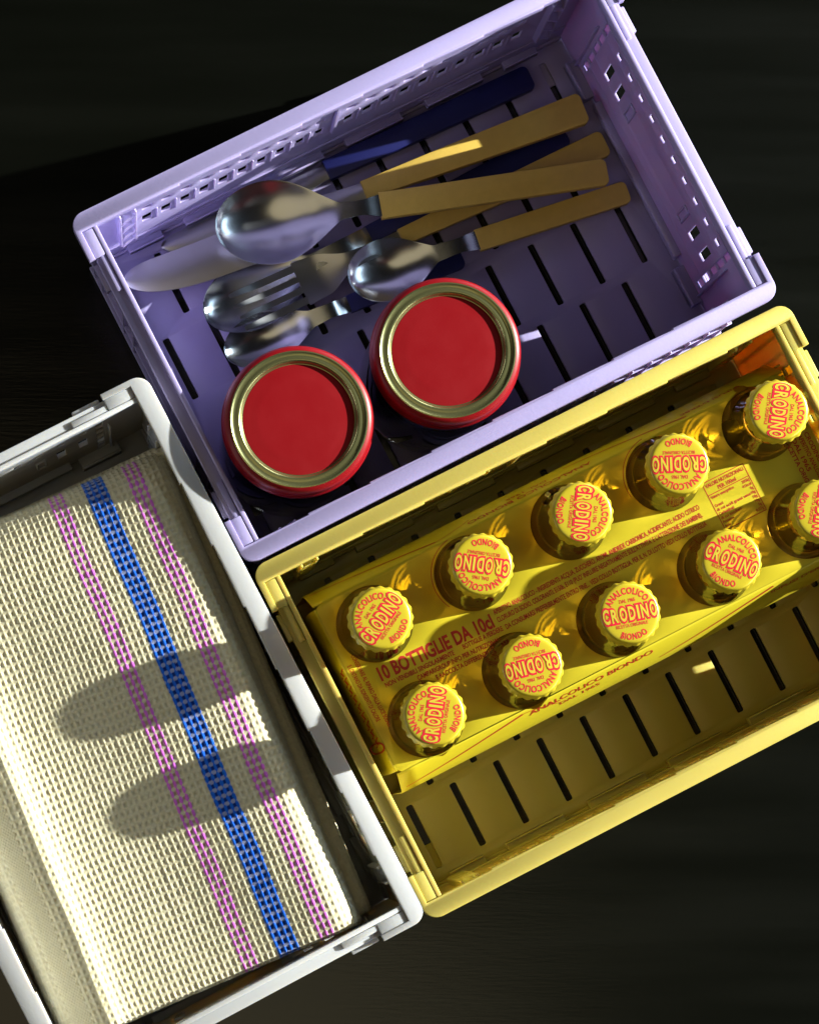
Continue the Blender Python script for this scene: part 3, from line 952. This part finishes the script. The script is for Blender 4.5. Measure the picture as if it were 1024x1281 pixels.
def cloth(name, prof, tprof, s_stripes, amp=0.062, per=8, hem=None, seed=0, plain=None):
    """waffle cloth: prof = [(x,z)] cross-section polyline, tprof = [(y,dz)] along the length"""
    def resample(pts, step):
        P_ = np.array(pts, float)
        # smooth the polyline (Chaikin) then resample by arc length
        for _ in range(3):
            Q_ = [P_[0]]
            for a, b in zip(P_[:-1], P_[1:]):
                Q_ += [a * 0.75 + b * 0.25, a * 0.25 + b * 0.75]
            Q_.append(P_[-1])
            P_ = np.array(Q_)
        d = np.r_[0, np.cumsum(np.linalg.norm(np.diff(P_, axis=0), axis=1))]
        n = max(4, int(d[-1] / step))
        s = np.linspace(0, d[-1], n)
        return s, np.stack([np.interp(s, d, P_[:, 0]), np.interp(s, d, P_[:, 1])], 1)
    s, A = resample(prof, PS / per)
    tt, B = resample(tprof, PT / per)
    NA = np.gradient(A, axis=0)
    NA = NA / np.linalg.norm(NA, axis=1)[:, None]
    NA = np.stack([-NA[:, 1], NA[:, 0]], 1)
    NB = np.gradient(B, axis=0)
    NB = NB / np.linalg.norm(NB, axis=1)[:, None]
    NB = np.stack([-NB[:, 1], NB[:, 0]], 1)
    S, T = np.meshgrid(s, tt, indexing='ij')
    r2 = np.random.default_rng(seed)
    # gentle irregularity of the weave
    ws = sum(0.02 * np.sin(T * f + p) for f, p in ((0.55, 1.0), (1.1, 2.2), (0.23, 0.4)))
    wt = sum(0.03 * np.sin(S * f + p) for f, p in ((0.6, 0.3), (1.3, 1.9), (0.27, 2.4)))
    fs = (S + ws) / PS
    ft = (T + wt) / PT
    ds = np.abs(fs - np.round(fs))          # 0 on a warp ridge
    dt = np.abs(ft - np.round(ft))          # 0 on a weft ridge
    jit = r2.uniform(0.85, 1.15, (int(fs.max()) + 4, int(ft.max()) + 4))
    ji = jit[np.clip(np.floor(fs).astype(int) + 1, 0, jit.shape[0] - 1), np.clip(np.floor(ft).astype(int) + 1, 0, jit.shape[1] - 1)]
    warp = np.clip(1 - ds / 0.39, 0, 1) ** 0.66
    weft = np.clip(1 - dt / 0.34, 0, 1) ** 0.60
    twist = 0.06 * np.sin(ft * 2 * math.pi * 3 + fs * 2.0) * warp + 0.06 * np.sin(fs * 2 * math.pi * 3) * weft
    h = np.maximum(warp * (0.92 + 0.10 * np.cos(2 * math.pi * ft)), weft * 0.98) * ji + twist
    flat = np.zeros_like(S)
    if plain is not None:                     # hem woven flat between two arc lengths
        k = ((S > plain[0]) & (S < plain[1]))
        fine = np.sin(S / 0.075 * math.pi) * np.sin(T / 0.095 * math.pi)
        h = np.where(k, 0.45 + fine * 0.38, h)
        flat = k
    X = A[:, 0][:, None] + NA[:, 0][:, None] * h * amp
    Z = A[:, 1][:, None] + NA[:, 1][:, None] * h * amp
    Y = B[:, 0][None, :] + NB[:, 0][None, :] * h * amp
    Z = Z + B[:, 1][None, :]
    X = np.broadcast_to(X, S.shape).copy()
    # soft large undulation
    Z = Z + 0.05 * np.sin(X * 0.7 + Y * 0.25) + 0.04 * np.sin(Y * 0.5 + 1.0)
    C = np.broadcast_to(CREAM, S.shape + (3,)).copy()
    ridge = (warp > weft * 0.92) & (ds < 0.27)
    cell = np.floor(fs + 0.5).astype(int)
    for c0, kind in s_stripes:
        i0 = int(round(c0 / PS))
        if kind == 'pink':
            k = ridge & (cell >= i0 - 1) & (cell <= i0 + 1)
            C[k] = PINK
            k = (~ridge) & (weft < 0.3) & (fs > i0 - 1) & (fs < i0 + 1)
            C[k] = CREAM * np.array([0.82, 0.66, 0.72])
        else:
            ins = (fs > i0 - 0.3 - 1) & (fs < i0 + 2.3)
            k = ridge & (cell >= i0 - 1) & (cell <= i0 + 2)
            C[k] = BLUE
            k = (~ridge) & ins & (weft < 0.45)
            C[k] = DKBLUE
            k = (~ridge) & ins & (weft >= 0.45)
            C[k] = 0.45 * CREAM + 0.55 * BLUE
    n, k = S.shape
    V = np.stack([X, Y, Z], -1).reshape(-1, 3) * CM
    idx = np.arange(n * k).reshape(n, k)
    F = np.stack([idx[:-1, :-1], idx[1:, :-1], idx[1:, 1:], idx[:-1, 1:]], -1).reshape(-1, 4)
    me = bpy.data.meshes.new(name)
    me.vertices.add(len(V))
    me.vertices.foreach_set("co", V.astype(np.float32).ravel())
    me.loops.add(F.size)
    me.loops.foreach_set("vertex_index", F.astype(np.int32).ravel())
    me.polygons.add(len(F))
    me.polygons.foreach_set("loop_start", np.arange(0, F.size, 4, dtype=np.int32))
    me.polygons.foreach_set("loop_total", np.full(len(F), 4, np.int32))
    me.update(calc_edges=True)
    ca = me.color_attributes.new("yarn", 'FLOAT_COLOR', 'POINT')
    C4 = np.concatenate([C.reshape(-1, 3), np.ones((n * k, 1))], 1).astype(np.float32)
    ca.data.foreach_set("color", C4.ravel())
    me.polygons.foreach_set("use_smooth", [True] * len(F))
    me.update()
    return me

SK = 0.080
tw = thing("waffle_towel", "folded cream waffle towel with blue and pink stripes, in the white crate", "towel", WHI[0], WHI[1], 0.45, WHI[2] - SK)
ZTW = 9.45
top_prof = [(-6.75, 5.6), (-6.8, 6.6), (-6.7, 7.3), (-6.3, 7.75), (-5.5, 8.1), (-4.85, 8.45), (-4.45, 8.52), (-4.0, 8.32), (-3.0, 8.25), (0, 8.62), (3, 9.12), (5.0, 9.48), (6.15, 9.64), (6.75, 9.25), (7.0, 8.2), (7.0, 6.9), (6.7, 6.2)]
len_prof = [(-11.62, -3.6), (-11.72, -1.4), (-11.62, -0.35), (-11.2, -0.04), (-8, 0.0), (8, 0.0), (9.4, -0.18), (10.3, -0.8), (10.75, -1.9), (10.85, -3.5)]
# arc length of a plateau point x measured from the left end of the profile
def s_of(x):
    d = 0
    for a, b in zip(top_prof[:-1], top_prof[1:]):
        l = math.hypot(b[0] - a[0], b[1] - a[1])
        if b[0] >= x:
            return d + l * (x - a[0]) / (b[0] - a[0])
        d += l
    return d
SH = -0.18
stripes = [(s_of(1.85) + SH, 'pink'), (s_of(3.56) + SH, 'blue'), (s_of(5.32) + SH, 'pink')]
mesh_obj("top_fold", cloth("towel_top", top_prof, len_prof, stripes, plain=(s_of(-6.25), s_of(-5.35)), seed=1), M['towel'], tw)
low_prof = [(-6.6, 1.0), (-7.15, 2.2), (-7.25, 3.8), (-6.9, 4.8), (-6.2, 5.1), (-3, 5.4), (3, 6.8), (6.3, 8.2), (7.3, 8.3), (7.68, 7.5), (7.6, 1.6)]
low_len = [(-11.1, -3.8), (-11.5, -1.2), (-11.2, -0.2), (-10, 0), (9.0, 0.0), (10.6, -0.4), (11.1, -1.4), (11.1, -3.8)]
mesh_obj("lower_fold", cloth("towel_low", low_prof, low_len, [], per=6, seed=2), M['towel'], tw)
mid_prof = [(-6.2, 4.2), (-6.85, 5.2), (-7.0, 6.2), (-6.75, 7.0), (-6.3, 7.2), (-4, 7.2), (-2, 7.0)]
mid_len = [(-11.2, -2.4), (-11.55, -0.8), (-11.2, -0.1), (-10, 0), (9.0, 0.0), (10.5, -0.5), (10.9, -2.0)]
mesh_obj("middle_fold", cloth("towel_mid", mid_prof, mid_len, [], per=6, seed=3), M['towel'], tw)
